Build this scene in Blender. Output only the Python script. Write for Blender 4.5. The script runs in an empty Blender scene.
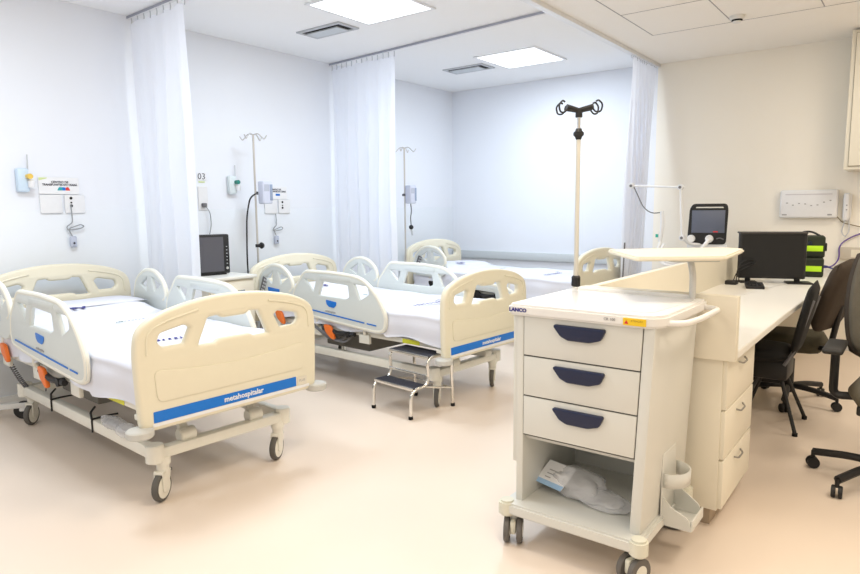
import bpy, bmesh, math, random
from mathutils import Vector, Matrix
from math import sin, cos, pi, radians
random.seed(4)
S = bpy.context.scene
COL = S.collection
# ------------------------------------------------------------------ camera
F, PITCH, YAW, ROLL, H = 643.82, 0.122079, 0.651930, -0.0093225, 1.35
fw = Vector((-sin(YAW)*cos(PITCH), cos(YAW)*cos(PITCH), -sin(PITCH)))
rr = Vector((cos(YAW), sin(YAW), 0)); uu = rr.cross(fw)
Rv = rr*cos(ROLL)+uu*sin(ROLL); Uv = uu*cos(ROLL)-rr*sin(ROLL)
cd = bpy.data.cameras.new('camera'); cam = bpy.data.objects.new('camera', cd); COL.objects.link(cam)
cam.matrix_world = Matrix(((Rv.x, Uv.x, -fw.x, 0), (Rv.y, Uv.y, -fw.y, 0), (Rv.z, Uv.z, -fw.z, H), (0, 0, 0, 1)))
cd.sensor_width = 36; cd.lens = F/860*36; cd.clip_start = .05
S.camera = cam
# ------------------------------------------------------------------ view, world, light
S.view_settings.view_transform = 'Standard'; S.view_settings.look = 'None'
S.view_settings.exposure = -1.04; S.view_settings.gamma = 1; S.view_settings.use_curve_mapping = False
W = bpy.data.worlds.new('world'); S.world = W; W.use_nodes = True
W.node_tree.nodes['Background'].inputs[0].default_value = (1, .96, .92, 1)
W.node_tree.nodes['Background'].inputs[1].default_value = 1.3
COOL = (.80, .90, 1); WARM = (1, .885, .73)
XL, YB, ZC, XR, YF = -4.95, 7.0, 2.83, 2.6, -2.2
def area(name, x, y, z, sx, sy, power, color, rot=(0, 0, 0)):
    l = bpy.data.lights.new(name, 'AREA'); l.shape = 'RECTANGLE'; l.size = sx; l.size_y = sy
    l.energy = power; l.color = color
    o = bpy.data.objects.new(name, l); o.location = (x, y, z); o.rotation_euler = rot; COL.objects.link(o); return o
PANELS = [(-3.32, 1.50, COOL, 62), (-3.32, 3.67, COOL, 62), (-3.29, 5.83, COOL, 62), (-3.32, -.66, COOL, 40),
          (.28, 5.45, WARM, 52), (-.98, 2.1, WARM, 52), (.6, 3.0, WARM, 52), (.6, .6, WARM, 40), (-.98, -.6, WARM, 40)]
for x, y, c, p in PANELS:
    area('ceiling_lamp', x, y, ZC-.015, .58, .58, p, c)

# ------------------------------------------------------------------ materials
MATS = {}
def mat(name, col, rough=.5, metal=0, var=.03, scale=30, bump=0, emit=None, trans=0, alpha=1, sheen=0, coat=0):
    if name in MATS: return MATS[name]
    m = bpy.data.materials.new(name); m.use_nodes = True; nt = m.node_tree; b = nt.nodes['Principled BSDF']
    tc = nt.nodes.new('ShaderNodeTexCoord'); n = nt.nodes.new('ShaderNodeTexNoise')
    n.inputs['Scale'].default_value = scale; n.inputs['Detail'].default_value = 3
    nt.links.new(tc.outputs['Object'], n.inputs['Vector'])
    mx = nt.nodes.new('ShaderNodeMix'); mx.data_type = 'RGBA'
    mx.inputs[6].default_value = (*[max(0, c*(1-var)) for c in col], 1)
    mx.inputs[7].default_value = (*[min(1, c*(1+var)) for c in col], 1)
    nt.links.new(n.outputs['Fac'], mx.inputs[0]); nt.links.new(mx.outputs[2], b.inputs['Base Color'])
    b.inputs['Roughness'].default_value = rough; b.inputs['Metallic'].default_value = metal
    if bump:
        bp = nt.nodes.new('ShaderNodeBump'); bp.inputs['Strength'].default_value = bump; bp.inputs['Distance'].default_value = .01
        nt.links.new(n.outputs['Fac'], bp.inputs['Height']); nt.links.new(bp.outputs[0], b.inputs['Normal'])
    if emit:
        b.inputs['Emission Color'].default_value = (*emit[:3], 1); b.inputs['Emission Strength'].default_value = emit[3]
    if trans: b.inputs['Transmission Weight'].default_value = trans
    if alpha < 1: b.inputs['Alpha'].default_value = alpha
    if sheen: b.inputs['Sheen Weight'].default_value = sheen
    if coat: b.inputs['Coat Weight'].default_value = coat
    MATS[name] = m; return m
wall_cool = mat('painted_wall', (.84, .87, .93), .6, var=.012, scale=3)  # bluish cast of the cool light put into the wall colour
wall_warm = mat('painted_wall_warm_lit', (.93, .89, .80), .6, var=.012, scale=3)  # same wall in the warm zone, lamp warmth put into its colour
floor_m = mat('vinyl_floor', (.82, .705, .60), .38, var=.03, scale=2)
ceil_m = mat('gypsum_ceiling', (.94, .95, .96), .8, var=.01, scale=2)
ceil_w = mat('mineral_ceiling', (.94, .91, .86), .8, var=.01, scale=60)  # tile colour carries the warm tint of the light on this side
groove = mat('joint_line', (.36, .35, .35), .8)
lampm = mat('lamp_diffuser', (1, 1, 1), .6, emit=(.93, .97, 1, 4.0))
lampw = mat('lamp_diffuser_warm', (1, 1, 1), .6, emit=(1, .9, .75, 4.0))
white = mat('white_enamel', (.80, .80, .78), .4)
white2 = mat('white_plastic', (.82, .83, .85), .35)
ivory = mat('ivory_plastic', (.78, .735, .585), .38, var=.015)
rimm = mat('rim_plastic', (.82, .81, .72), .38, var=.01)
pale = mat('pale_plastic', (.66, .70, .685), .3, var=.015)
steelw = mat('frame_enamel', (.78, .76, .68), .35)
grey = mat('grey_plastic', (.55, .55, .52), .45)
tire = mat('caster_rubber', (.10, .095, .085), .6)
black = mat('black_plastic', (.007, .007, .008), .5)
blackm = mat('black_matte', (.006, .006, .006), .9)
screen = mat('dark_screen', (.06, .065, .08), .18)
blue = mat('blue_print', (.0, .17, .66), .4)
navy = mat('navy_plastic', (.004, .011, .05), .35)
bluelt = mat('light_blue_plastic', (.35, .55, .8), .4)
orange = mat('orange_plastic', (.85, .18, .02), .4)
yellow = mat('yellow_label', (.85, .58, .02), .5)
neon = mat('neon_strip', (.55, .95, .02), .5, emit=None)
sheetm = mat('bedsheet_cotton', (.74, .755, .83), .85, var=.01, bump=.15, scale=14)
mattm = mat('mattress_cover', (.62, .63, .66), .7)
chrome = mat('chrome', (.80, .78, .74), .18, metal=1)
steel = mat('brushed_steel', (.62, .6, .57), .3, metal=1)
rubber = mat('ribbed_rubber', (.035, .036, .05), .55, bump=.3, scale=90)
cream_lam = mat('cream_laminate', (.84, .79, .66), .4, var=.01)
desk_lam = mat('desk_laminate', (.88, .86, .80), .35, var=.01)
cartm = mat('cart_enamel', (.70, .70, .655), .4, var=.01)
carttop = mat('cart_top_plastic', (.84, .83, .81), .3, var=.01)
seam_m = mat('dark_gap', (.10, .10, .09), .8)
olive = mat('olive_fabric', (.06, .052, .03), .9, bump=.3, scale=120)
brown = mat('brown_fabric', (.045, .030, .018), .85, bump=.3, scale=120)
taupe = mat('taupe_fabric', (.12, .105, .075), .9, bump=.3, scale=120)
bagf = mat('equipment_bag_fabric', (.02, .028, .015), .8, bump=.3, scale=150)
cablem = mat('cable_grey', (.16, .16, .17), .6)
cablel = mat('cable_light', (.55, .57, .60), .5)
purple = mat('cable_purple', (.12, .06, .30), .5)
knobm = mat('knob_white', (.85, .85, .85), .3)
red = mat('red_print', (.7, .03, .03), .5)
green = mat('green_print', (.02, .45, .35), .5)
film = mat('clear_plastic_film', (.86, .87, .90), .10, alpha=.42, bump=1.0, scale=30)
paper = mat('paper', (.85, .86, .88), .7)
ink = mat('printed_ink', (.03, .03, .05), .6)
inkg = mat('grey_ink', (.35, .35, .36), .6)
inknavy = mat('navy_ink', (.02, .02, .22), .7)
# curtain: cloth that lets some light through
def curtain_mat():
    m = bpy.data.materials.new('curtain_cloth'); m.use_nodes = True; nt = m.node_tree
    nt.nodes.clear(); out = nt.nodes.new('ShaderNodeOutputMaterial')
    d = nt.nodes.new('ShaderNodeBsdfDiffuse'); t = nt.nodes.new('ShaderNodeBsdfTranslucent'); mx = nt.nodes.new('ShaderNodeMixShader')
    tc = nt.nodes.new('ShaderNodeTexCoord'); n = nt.nodes.new('ShaderNodeTexNoise'); n.inputs['Scale'].default_value = 180
    r = nt.nodes.new('ShaderNodeMix'); r.data_type = 'RGBA'; r.inputs[6].default_value = (.90, .92, .98, 1); r.inputs[7].default_value = (.93, .95, 1, 1)
    nt.links.new(tc.outputs['Object'], n.inputs[0]); nt.links.new(n.outputs['Fac'], r.inputs[0])
    nt.links.new(r.outputs[2], d.inputs[0]); nt.links.new(r.outputs[2], t.inputs[0])
    mx.inputs[0].default_value = .5; nt.links.new(d.outputs[0], mx.inputs[1]); nt.links.new(t.outputs[0], mx.inputs[2])
    nt.links.new(mx.outputs[0], out.inputs[0]); return m
curt_m = curtain_mat()

# ------------------------------------------------------------------ helpers
def thing(name, label, cat, loc=(0, 0, 0), rotz=0, group=None):
    o = bpy.data.objects.new(name, None); COL.objects.link(o); o.location = loc; o.rotation_euler = (0, 0, rotz)
    o.empty_display_size = .1; o['label'] = label; o['category'] = cat
    if group: o['group'] = group
    return o
def tag(o, label, cat, group=None):
    o['label'] = label; o['category'] = cat
    if group: o['group'] = group
    return o
class G:
    def __init__(s): s.b = bmesh.new()
    def box(s, x0, x1, y0, y1, z0, z1, bev=0, seg=2, M=None):
        t = bmesh.new(); bmesh.ops.create_cube(t, size=1)
        for v in t.verts: v.co = Vector(((x0+x1)/2+v.co.x*(x1-x0), (y0+y1)/2+v.co.y*(y1-y0), (z0+z1)/2+v.co.z*(z1-z0)))
        if bev: bmesh.ops.bevel(t, geom=t.edges[:], offset=bev, segments=seg, profile=.5, affect='EDGES')
        return s.add(t, M)
    def add(s, t, M=None):
        if M is not None: bmesh.ops.transform(t, matrix=M, verts=t.verts)
        me = bpy.data.meshes.new('t'); t.to_mesh(me); t.free(); s.b.from_mesh(me); bpy.data.meshes.remove(me); return s
    def cyl(s, p0, p1, r, r2=None, n=20, bev=0):
        p0, p1 = Vector(p0), Vector(p1); t = bmesh.new()
        bmesh.ops.create_cone(t, cap_ends=True, segments=n, radius1=r, radius2=r if r2 is None else r2, depth=(p1-p0).length)
        if bev: bmesh.ops.bevel(t, geom=[e for e in t.edges if e.calc_face_angle(0) > 1], offset=bev, segments=2, affect='EDGES')
        q = Vector((0, 0, 1)).rotation_difference((p1-p0).normalized())
        return s.add(t, Matrix.Translation((p0+p1)/2) @ q.to_matrix().to_4x4())
    def sph(s, c, r, sc=(1, 1, 1)):
        t = bmesh.new(); bmesh.ops.create_uvsphere(t, u_segments=20, v_segments=12, radius=r)
        return s.add(t, Matrix.Translation(c) @ Matrix.Diagonal((*sc, 1)))
    def lathe(s, prof, c=(0, 0, 0), axis='z', n=24):
        t = bmesh.new(); rings = []
        for r, h in prof:
            rings.append([t.verts.new((r*cos(2*pi*i/n), r*sin(2*pi*i/n), h)) for i in range(n)])
        for a, b in zip(rings, rings[1:]):
            for i in range(n): t.faces.new((a[i], a[(i+1) % n], b[(i+1) % n], b[i]))
        t.faces.new(rings[0][::-1]); t.faces.new(rings[-1])
        bmesh.ops.recalc_face_normals(t, faces=t.faces)
        R = Matrix.Identity(4)
        if axis == 'x': R = Matrix.Rotation(pi/2, 4, 'Y')
        if axis == 'y': R = Matrix.Rotation(-pi/2, 4, 'X')
        return s.add(t, Matrix.Translation(c) @ R)
    def tube(s, pts, r, n=10, rad=.03, smooth=5):
        P = [Vector(p) for p in pts]
        if rad and len(P) > 2: P = round3(P, rad, smooth)
        t = bmesh.new(); rings = []; prev = None
        for i, p in enumerate(P):
            d = (P[min(i+1, len(P)-1)]-P[max(i-1, 0)]).normalized()
            if prev is None:
                a = d.orthogonal().normalized()
            else:
                a = (prev - d*prev.dot(d)).normalized()
            prev = a; b = d.cross(a)
            rings.append([t.verts.new(p+(a*cos(2*pi*k/n)+b*sin(2*pi*k/n))*r) for k in range(n)])
        for A, B in zip(rings, rings[1:]):
            for k in range(n): t.faces.new((A[k], A[(k+1) % n], B[(k+1) % n], B[k]))
        t.faces.new(rings[0][::-1]); t.faces.new(rings[-1])
        return s.add(t)
    def prism(s, poly, z0, z1, M=None, bev=0):
        t = bmesh.new(); vs = [t.verts.new((x, y, z0)) for x, y in poly]; f = t.faces.new(vs)
        e = bmesh.ops.extrude_face_region(t, geom=[f])
        bmesh.ops.translate(t, verts=[v for v in e['geom'] if isinstance(v, bmesh.types.BMVert)], vec=(0, 0, z1-z0))
        bmesh.ops.recalc_face_normals(t, faces=t.faces)
        if bev: bmesh.ops.bevel(t, geom=[x for x in t.edges if x.calc_face_angle(0) > .5], offset=bev, segments=2, affect='EDGES')
        return s.add(t, M)
    def obj(s, name, m, parent=None, ang=35):
        me = bpy.data.meshes.new(name); s.b.to_mesh(me); s.b.free(); return link(name, me, m, parent, ang)
def link(name, me, m, parent=None, ang=35):
    me.materials.clear(); me.materials.append(m)
    for p in me.polygons: p.use_smooth = True
    me.set_sharp_from_angle(angle=radians(ang))
    o = bpy.data.objects.new(name, me); COL.objects.link(o)
    if parent: o.parent = parent
    return o
def round3(P, rad, k=5):
    out = [P[0]]
    for a, b, c in zip(P, P[1:], P[2:]):
        r = min(rad, (a-b).length*.48, (c-b).length*.48)
        p, q = b+(a-b).normalized()*r, b+(c-b).normalized()*r
        for i in range(k+1):
            t = i/k; out.append(p*(1-t)**2+b*2*t*(1-t)+q*t*t)
    out.append(P[-1]); return out
def rpoly(pts, r, k=4):
    n = len(pts); out = []
    for i in range(n):
        a, b, c = (Vector((*pts[(i+j) % n][:2], 0)) for j in (-1, 0, 1))
        rad = pts[i][2] if len(pts[i]) > 2 else r
        d = min(rad, (a-b).length*.48, (c-b).length*.48)
        p, q = b+(a-b).normalized()*d, b+(c-b).normalized()*d
        for j in range(k+1):
            t = j/k; v = p*(1-t)**2+b*2*t*(1-t)+q*t*t; out.append((v.x, v.y))
    return out
AX = {'yz': lambda u, v, w: Vector((w, u, v)), 'xz': lambda u, v, w: Vector((u, -w, v)), 'xy': lambda u, v, w: Vector((u, v, w))}
def c2m(cu):
    o = bpy.data.objects.new('t', cu); COL.objects.link(o)
    dg = bpy.context.evaluated_depsgraph_get(); dg.update()
    me = bpy.data.meshes.new_from_object(o.evaluated_get(dg)); bpy.data.objects.remove(o); bpy.data.curves.remove(cu)
    return me
def plate(name, outline, holes, th, bev, m, parent, plane='yz', off=0, r=.03, hr=.02, fn=None):
    """outline and holes in the plane, w = thickness direction centred on off"""
    cu = bpy.data.curves.new('c', 'CURVE'); cu.dimensions = '2D'; cu.fill_mode = 'BOTH'
    cu.extrude = max(th/2-bev, .0002); cu.bevel_depth = bev; cu.bevel_resolution = 2
    for i, pl in enumerate([rpoly(outline, r)]+[rpoly(h, hr) for h in holes]):
        sp = cu.splines.new('POLY'); sp.points.add(len(pl)-1); sp.use_cyclic_u = True
        for q, (x, y) in zip(sp.points, pl): q.co = (x, y, 0, 1)
    me = c2m(cu)
    for v in me.vertices:
        c = AX[plane](v.co.x, v.co.y, v.co.z)
        w = {'yz': Vector((off, 0, 0)), 'xz': Vector((0, off, 0)), 'xy': Vector((0, 0, off))}[plane]
        v.co = c+w
        if fn: v.co = fn(v.co)
    bm = bmesh.new(); bm.from_mesh(me); bmesh.ops.remove_doubles(bm, verts=bm.verts, dist=1e-5)
    bmesh.ops.recalc_face_normals(bm, faces=bm.faces); bm.to_mesh(me); bm.free()
    me.update()
    return link(name, me, m, parent, 40)
def text(name, body, size, m, parent, origin, xdir, ydir, depth=.0008, align='CENTER', sx=1, bold=0):
    cu = bpy.data.curves.new('f', 'FONT'); cu.body = body; cu.size = size; cu.align_x = align; cu.align_y = 'CENTER'
    cu.extrude = depth; cu.offset = bold; cu.resolution_u = 2
    me = c2m(cu); X = Vector(xdir).normalized(); Y = Vector(ydir).normalized(); Z = X.cross(Y); O = Vector(origin)
    for v in me.vertices: v.co = O+X*v.co.x*sx+Y*v.co.y+Z*v.co.z
    return link(name, me, m, parent)
def copy_tree(o, loc=None, rotz=None, parent=None):
    c = o.copy(); COL.objects.link(c); c.parent = parent
    if loc is not None: c.location = loc
    if rotz is not None: c.rotation_euler = (0, 0, rotz)
    for ch in list(o.children): copy_tree(ch, parent=c)
    return c
def struct(o): o['kind'] = 'structure'; return o
def offset_poly(pts, d):
    cx = sum(p[0] for p in pts)/len(pts); cy = sum(p[1] for p in pts)/len(pts); out = []
    for p in pts:
        v = Vector((p[0]-cx, p[1]-cy)); L = v.length; v = v*((L-d)/L); out.append((cx+v.x, cy+v.y)+tuple(p[2:]))
    return out

# ------------------------------------------------------------------ room
struct(G().box(XL-.1, XR+.1, YF-.1, YB+.1, -.08, 0).obj('floor', floor_m))
def ceiling():
    struct(G().box(XL-.1, -2.30, YF-.1, YB+.1, ZC, ZC+.08).obj('ceiling', ceil_m))
    struct(G().box(-2.30, XR+.1, YF-.1, YB+.1, ZC-.012, ZC+.08).obj('ceiling', ceil_w))
    g = G()
    xs = [-1.97+.64*i for i in range(7)]; ys = [5.80-.75*i for i in range(10)]
    for x in xs: g.box(x-.004, x+.004, YF, 5.80, ZC-.0135, ZC-.010)
    for y in ys: g.box(-1.97, xs[-1], y-.004, y+.004, ZC-.0135, ZC-.010)
    struct(g.obj('trim_1', groove))
    struct(G().box(-2.345, -2.285, YF, YB, ZC-.045, ZC-.001, bev=.004).obj('trim_2', white2))
ceiling()
struct(G().box(XL-.12, XL, YF-.1, YB+.1, 0, ZC+.02).obj('wall_left', wall_cool))
struct(G().box(XL, XL+.004, YF, YB, .0, 1.36, bev=.001).obj('trim_3', mat('wall_cladding', (.81, .85, .90), .35, var=.01, scale=3)))
def back_wall():
    struct(G().box(XL, -2.31, YB, YB+.12, 0, ZC+.02).obj('wall_back', wall_cool))
    struct(G().box(-2.31, XR+.1, YB, YB+.12, 0, ZC+.02).obj('wall_back', wall_warm))
    struct(G().box(XL+.01, -2.45, YB-.03, YB, .70, .80, bev=.008).obj('trim_4', mat('crash_rail', (.62, .66, .68), .5)))
back_wall()
struct(G().box(XR, XR+.1, YF-.1, YB+.1, 0, ZC+.02).obj('wall_right', wall_warm))
struct(G().box(-2.3, XR, YB-.015, YB, 0, .09, bev=.003).obj('baseboard_back', white))
struct(G().box(XL, XL+.015, YF, YB, 0, .09, bev=.003).obj('baseboard_left', white))

# ceiling lamps
def lamp_panel(x, y, m, label, grp):
    t = thing('ceiling_light', label, 'ceiling light', (x, y, ZC-.012), 0, grp)
    g = G(); a = .34; b = .315
    g.box(-a, a, -a, -b, -.004, .006); g.box(-a, a, b, a, -.004, .006); g.box(-a, -b, -b, b, -.004, .006); g.box(b, a, -b, b, -.004, .006)
    g.obj('frame', white2, t); G().box(-b, b, -b, b, -.001, .006).obj('diffuser', m, t)
for i, (x, y, c, p) in enumerate(PANELS):
    lab = {1: 'square flush ceiling light above the middle bed, cut by the top edge',
           2: 'square flush ceiling light above the farthest bed, next to the back wall vent'}.get(i)
    if i in (1, 2): lamp_panel(x, y, lampm, lab, 'square ceiling lights')
def vent(x, y, a, b, label):
    t = thing('ceiling_vent', label, 'air vent', (x, y, ZC), 0, 'ceiling vents')
    g = G(); f = .03
    g.box(-a, a, -b, -b+f, -.012, 0); g.box(-a, a, b-f, b, -.012, 0); g.box(-a, -a+f, -b+f, b-f, -.012, 0); g.box(a-f, a, -b+f, b-f, -.012, 0)
    g.obj('frame', mat('vent_frame', (.5, .52, .55), .5), t)
    G().box(-a+f, a-f, -b+f, b-f, -.003, -.001).obj('opening', blackm, t)
    g = G()
    g.box(-a+f+.005, a-f-.07, -b+f+.055, b-f, -.012, -.004)
    g.obj('slat', mat('vent_slat', (.60, .64, .68), .5), t)
vent(-4.05, 3.93, .25, .12, 'silver slot air vent in the ceiling above the middle bed')
vent(-3.98, 5.93, .25, .13, 'silver slot air vent in the ceiling above the farthest bed')
t = thing('smoke_detector', 'small round smoke detector on the warm-lit tiled ceiling', 'smoke detector', (-1.26, 5.64, ZC-.012))
G().lathe([(.055, 0), (.055, -.02), (.045, -.03)]).obj('base', white, t)
G().lathe([(.04, -.03), (.04, -.036), (.03, -.045)]).obj('sensor_cage', blackm, t)
G().lathe([(.034, -.040), (.03, -.052), (.01, -.055)]).obj('cap', white, t)

# ------------------------------------------------------------------ curtains
def track(p0, p1, label):
    p0, p1 = Vector(p0), Vector(p1); t = thing('curtain_track', label, 'curtain track', p0, math.atan2(p1.y-p0.y, p1.x-p0.x), 'curtain tracks')
    L = (p1-p0).length
    G().box(0, L, -.014, .014, -.024, 0, bev=.002).obj('rail', white2, t)
    G().box(0, L, -.016, -.0135, -.022, -.004).obj('slot', mat('track_slot', (.36, .38, .46), .6), t)
    return t
track((XL, 2.705, ZC), (-2.36, 2.60, ZC), 'white ceiling curtain track between the nearest and middle beds')
track((XL, 4.83, ZC), (-2.36, 4.60, ZC), 'white ceiling curtain track between the middle and farthest beds')
def curtain(p0, p1, zb, folds, amp, label, flare=1.0, seed=1, gather=0, lean=0):
    p0, p1 = Vector(p0), Vector(p1); rot = math.atan2(p1.y-p0.y, p1.x-p0.x)
    t = thing('privacy_curtain', label, 'curtain', (p0.x, p0.y, ZC), rot, 'hospital privacy curtains')
    L = (p1-p0).to_2d().length; rnd = random.Random(seed); ph = [rnd.uniform(0, 6) for _ in range(6)]
    zt = -.07; h = ZC-zb; mesh_h = .42
    def surf(name, za, zb_, m):
        b = bmesh.new(); nu = folds*14; nv = max(4, int((za-zb_)/.05)); grid = []
        for j in range(nv+1):
            z = za+(zb_-za)*j/nv; k = (zt-z)/(h+zt); row = []
            for i in range(nu+1):
                u = i/nu
                x = u*L*(1+(flare-1)*k) + lean*k*(.5+u) + .012*sin(u*folds*12.4+ph[0])*min(1, k*4)
                a = amp*(.25+.75*min(1, k*2.2))
                y = a*sin(2*pi*u*folds+.5*sin(u*7+ph[1])+.25*k*sin(u*11+ph[2]))*(1+.45*sin(u*5+ph[3])) + .01*sin(k*6+u*8+ph[4])
                row.append(b.verts.new((x, y, z+.012*(j == 0)*abs(sin(pi*u*folds)))))
            grid.append(row)
        for A, B in zip(grid, grid[1:]):
            for i in range(nu): b.faces.new((A[i], A[i+1], B[i+1], B[i]))
        me = bpy.data.meshes.new(name); b.to_mesh(me); b.free(); o = link(name, me, m, t, 180); return o
    surf('net_header', zt, zt-mesh_h, curt_m)
    o = surf('drape', zt-mesh_h+.002, -h, curt_m)
    for i in range(folds*2+1):
        x = L*i/folds/2; G().tube([(x, 0, -.02), (x, .004, -.05), (x, 0, -.075)], .004, n=6).obj('hook', cablel, t)
    return t
curtain((XL+.05, 2.70, 0), (-4.14, 2.67, 0), .28, 4, .032, 'white privacy curtain hanging behind the nearest bed', flare=1.08, seed=3)
curtain((XL+.03, 4.825, 0), (-4.02, 4.75, 0), .30, 6, .032, 'white privacy curtain hanging behind the head of the middle bed', flare=1.0, seed=8)
curtain((-2.315, 6.25, 0), (-2.315, 6.95, 0), .30, 7, .035, 'white privacy curtain gathered in the far corner by the warm-lit wall', flare=1.05, seed=5, lean=-.30)

# ------------------------------------------------------------------ hospital beds
FBO = [(-.478, .405, .03), (-.49, .74, .05), (-.475, .84, .07), (-.36, .895, .1), (-.18, .932, .1), (0, .942, .1), (.18, .932, .1), (.36, .895, .1), (.475, .84, .07), (.49, .74, .05), (.478, .405, .03)]
FBO = [(a*.968, b, c) for a, b, c in FBO]
HL = [(-.405, .775), (-.385, .83), (-.245, .858), (-.205, .825), (-.25, .735), (-.37, .735)]
HC = [(-.15, .872), (-.075, .878), (-.06, .862), (.06, .862), (.075, .878), (.15, .872), (.21, .735), (.195, .715), (.10, .715), (.08, .73), (-.08, .73), (-.10, .715), (-.195, .715), (-.21, .735)]
HR = [(-x, z) for x, z in HL][::-1]
RAIL = [(-1.44, .635, .03), (-1.425, .74, .05), (-1.28, .905, .04), (-.92, .912, .1), (-.62, .89, .12), (-.47, .77, .1), (-.385, .63, .05), (-.40, .53, .04), (-.47, .512, .05), (-1.15, .552, .1), (-1.42, .585, .03)]
RH = [[(-1.295, .85), (-1.13, .845), (-1.17, .735)], [(-1.12, .72), (-1.065, .845), (-.77, .832), (-.755, .735), (-.80, .715)], [(-.72, .848), (-.56, .84), (-.545, .77), (-.655, .715)]]
HRAIL = [(-1.90, .62, .03), (-1.91, .74, .05), (-1.86, .86, .08), (-1.71, .935, .08), (-1.56, .92, .08), (-1.455, .84, .06), (-1.43, .74, .05), (-1.455, .64, .04), (-1.52, .60, .04)]
HRH = [[(-1.64, .895), (-1.475, .835), (-1.60, .765)], [(-1.70, .76), (-1.81, .82), (-1.68, .895)]]
def caster(parent, x, y, top, swivel, r=.063, post=.036):
    c = G().cyl((x, y, .17), (x, y, top), post, n=24, bev=.004).cyl((x, y, .13), (x, y, .175), post*.8, n=24).obj('caster_post', steelw, parent)
    d = Vector((cos(swivel), sin(swivel), 0)); n = Vector((-sin(swivel), cos(swivel), 0)); wc = Vector((x, y, r))-d*.022
    g = G()
    for s in (-1, 1):
        M = Matrix.Translation(wc+n*s*.021) @ Matrix.Rotation(swivel, 4, 'Z')
        g.prism(rpoly([(-.02, -.02), (.02, -.02), (.05, .075), (-.02, .08)], .012), -.003, .003, M @ Matrix.Rotation(pi/2, 4, 'X'))
    M = Matrix.Translation((x, y, 0)) @ Matrix.Rotation(swivel, 4, 'Z')
    g.box(-.045, .03, -.024, .024, r+.062, r+.076, bev=.004, M=M)
    g.obj('fork', steelw, c)
    Mw = Matrix.Translation(wc) @ Matrix.Rotation(swivel, 4, 'Z') @ Matrix.Rotation(pi/2, 4, 'X')
    def lat(prof, nm, m):
        g = G(); g.lathe(prof, n=28); bmesh.ops.transform(g.b, matrix=Mw, verts=g.b.verts); return g.obj(nm, m, c)
    lat([(r-.014, -.014), (r-.004, -.014), (r, -.008), (r, .008), (r-.004, .014), (r-.014, .014)], 'tire', tire)
    lat([(r-.015, -.0155), (.012, -.0165), (.008, -.019), (.008, .019), (.012, .0165), (r-.015, .0155)], 'wheel_hub', steelw)
    g = G(); g.box(-.062, -.040, -.010, .010, r+.048, r+.062, bev=.003, M=Matrix.Translation((x, y, 0)) @ Matrix.Rotation(swivel+pi, 4, 'Z')); g.obj('brake_pedal', black, c)
def siderail(t, side, foot=True, dz=0, simple=False, keypad=True):
    """side -1 = near side (towards -y)"""
    y = side*.475
    if foot:
        o = plate('side_rail', RAIL, RH, .026, .008, pale, t, 'xz', y, .05, .02)
        rim = G().tube([(x, y, z) for x, z in rpoly(offset_poly([p[:2]+(p[2],) for p in RAIL], .006), .05)][:-1]+[(RAIL[0][0]+.006, y, RAIL[0][1]+.02)], .016, n=10, rad=0).obj('rim', rimm, o)
        g = G().box(-1.09, -.74, y-.017, y+.017, .848, .885, bev=.008); g.obj('hand_grip', pale, o)
        f = y+side*.0155
        if side < 0:
            plate('blue_badge', [(-1.02, .70), (-.90, .69), (-.905, .665), (-.93, .645), (-.99, .65), (-1.015, .67)], [], .003, .001, blue, o, 'xz', f, .01)
            plate('blue_line', [(-1.36, .612), (-.60, .562), (-.60, .570), (-1.36, .622)], [], .002, .0005, blue, o, 'xz', f, .002)
            plate('blue_line', [(-.575, .5605), (-.48, .555), (-.48, .563), (-.575, .5685)], [], .002, .0005, blue, o, 'xz', f, .002)
            text('maker_mark', 'metahospitalar', .020, inkg, o, (-.97, f, .612), (1, 0, -.05), (0, 0, 1), .0006, bold=.0005)
    else:
        o = plate('side_rail', HRAIL, HRH, .026, .008, pale, t, 'xz', y, .05, .02)
        G().tube([(x, y, z) for x, z in rpoly(HRAIL[0:7], .06)], .016, n=10, rad=0).obj('rim', rimm, o)
        f = y+side*.0155
        if side < 0:
            plate('blue_badge', [(-1.76, .745), (-1.60, .735), (-1.61, .70), (-1.64, .68), (-1.73, .685), (-1.755, .71)], [], .003, .001, blue, o, 'xz', f, .01)
            if keypad:
                k = plate('keypad', [(-1.885, .68), (-1.835, .67), (-1.77, .81), (-1.82, .83)], [], .006, .002, cablem, o, 'xz', f-.001, .01)
                g = G()
                for a in range(5):
                    for b_ in range(2):
                        x = -1.855+a*.015+b_*.022; z = .69+a*.028-b_*.006; g.box(x-.007, x+.007, f-.008, f-.002, z-.009, z+.009, bev=.002)
                g.obj('button', cablel, k)
    if dz: o.location.z = dz
    return o
def board(t, name, x, dz, front):
    o = plate(name, [(a, b+dz, c) for a, b, c in FBO], [[(a, b+dz) for a, b in h] for h in (HL, HC, HR)], .05, .018, ivory, t, 'yz', x, .05, .022)
    s = 1 if front else -1
    def rz(pts): return [(a, b+dz) for a, b in pts]
    # raised rim over each opening, moulded lower field
    plate('moulded_field', rz([(-.40, .515), (.40, .515), (.41, .655), (.24, .635), (0, .622), (-.24, .635), (-.41, .655)]), [], .008, .003, ivory, o, 'yz', x+s*.026, .03)
    for sgn in (-1, 1):
        g = G(); g.tube([(x+s*.0255, sgn*.44, .73+dz), (x+s*.0255, sgn*.435, .835+dz), (x+s*.0255, sgn*.33, .873+dz), (x+s*.0255, sgn*.19, .90+dz)], .006, n=8, rad=.05)
        g.obj('moulded_ridge', ivory, o)
    return o
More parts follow.
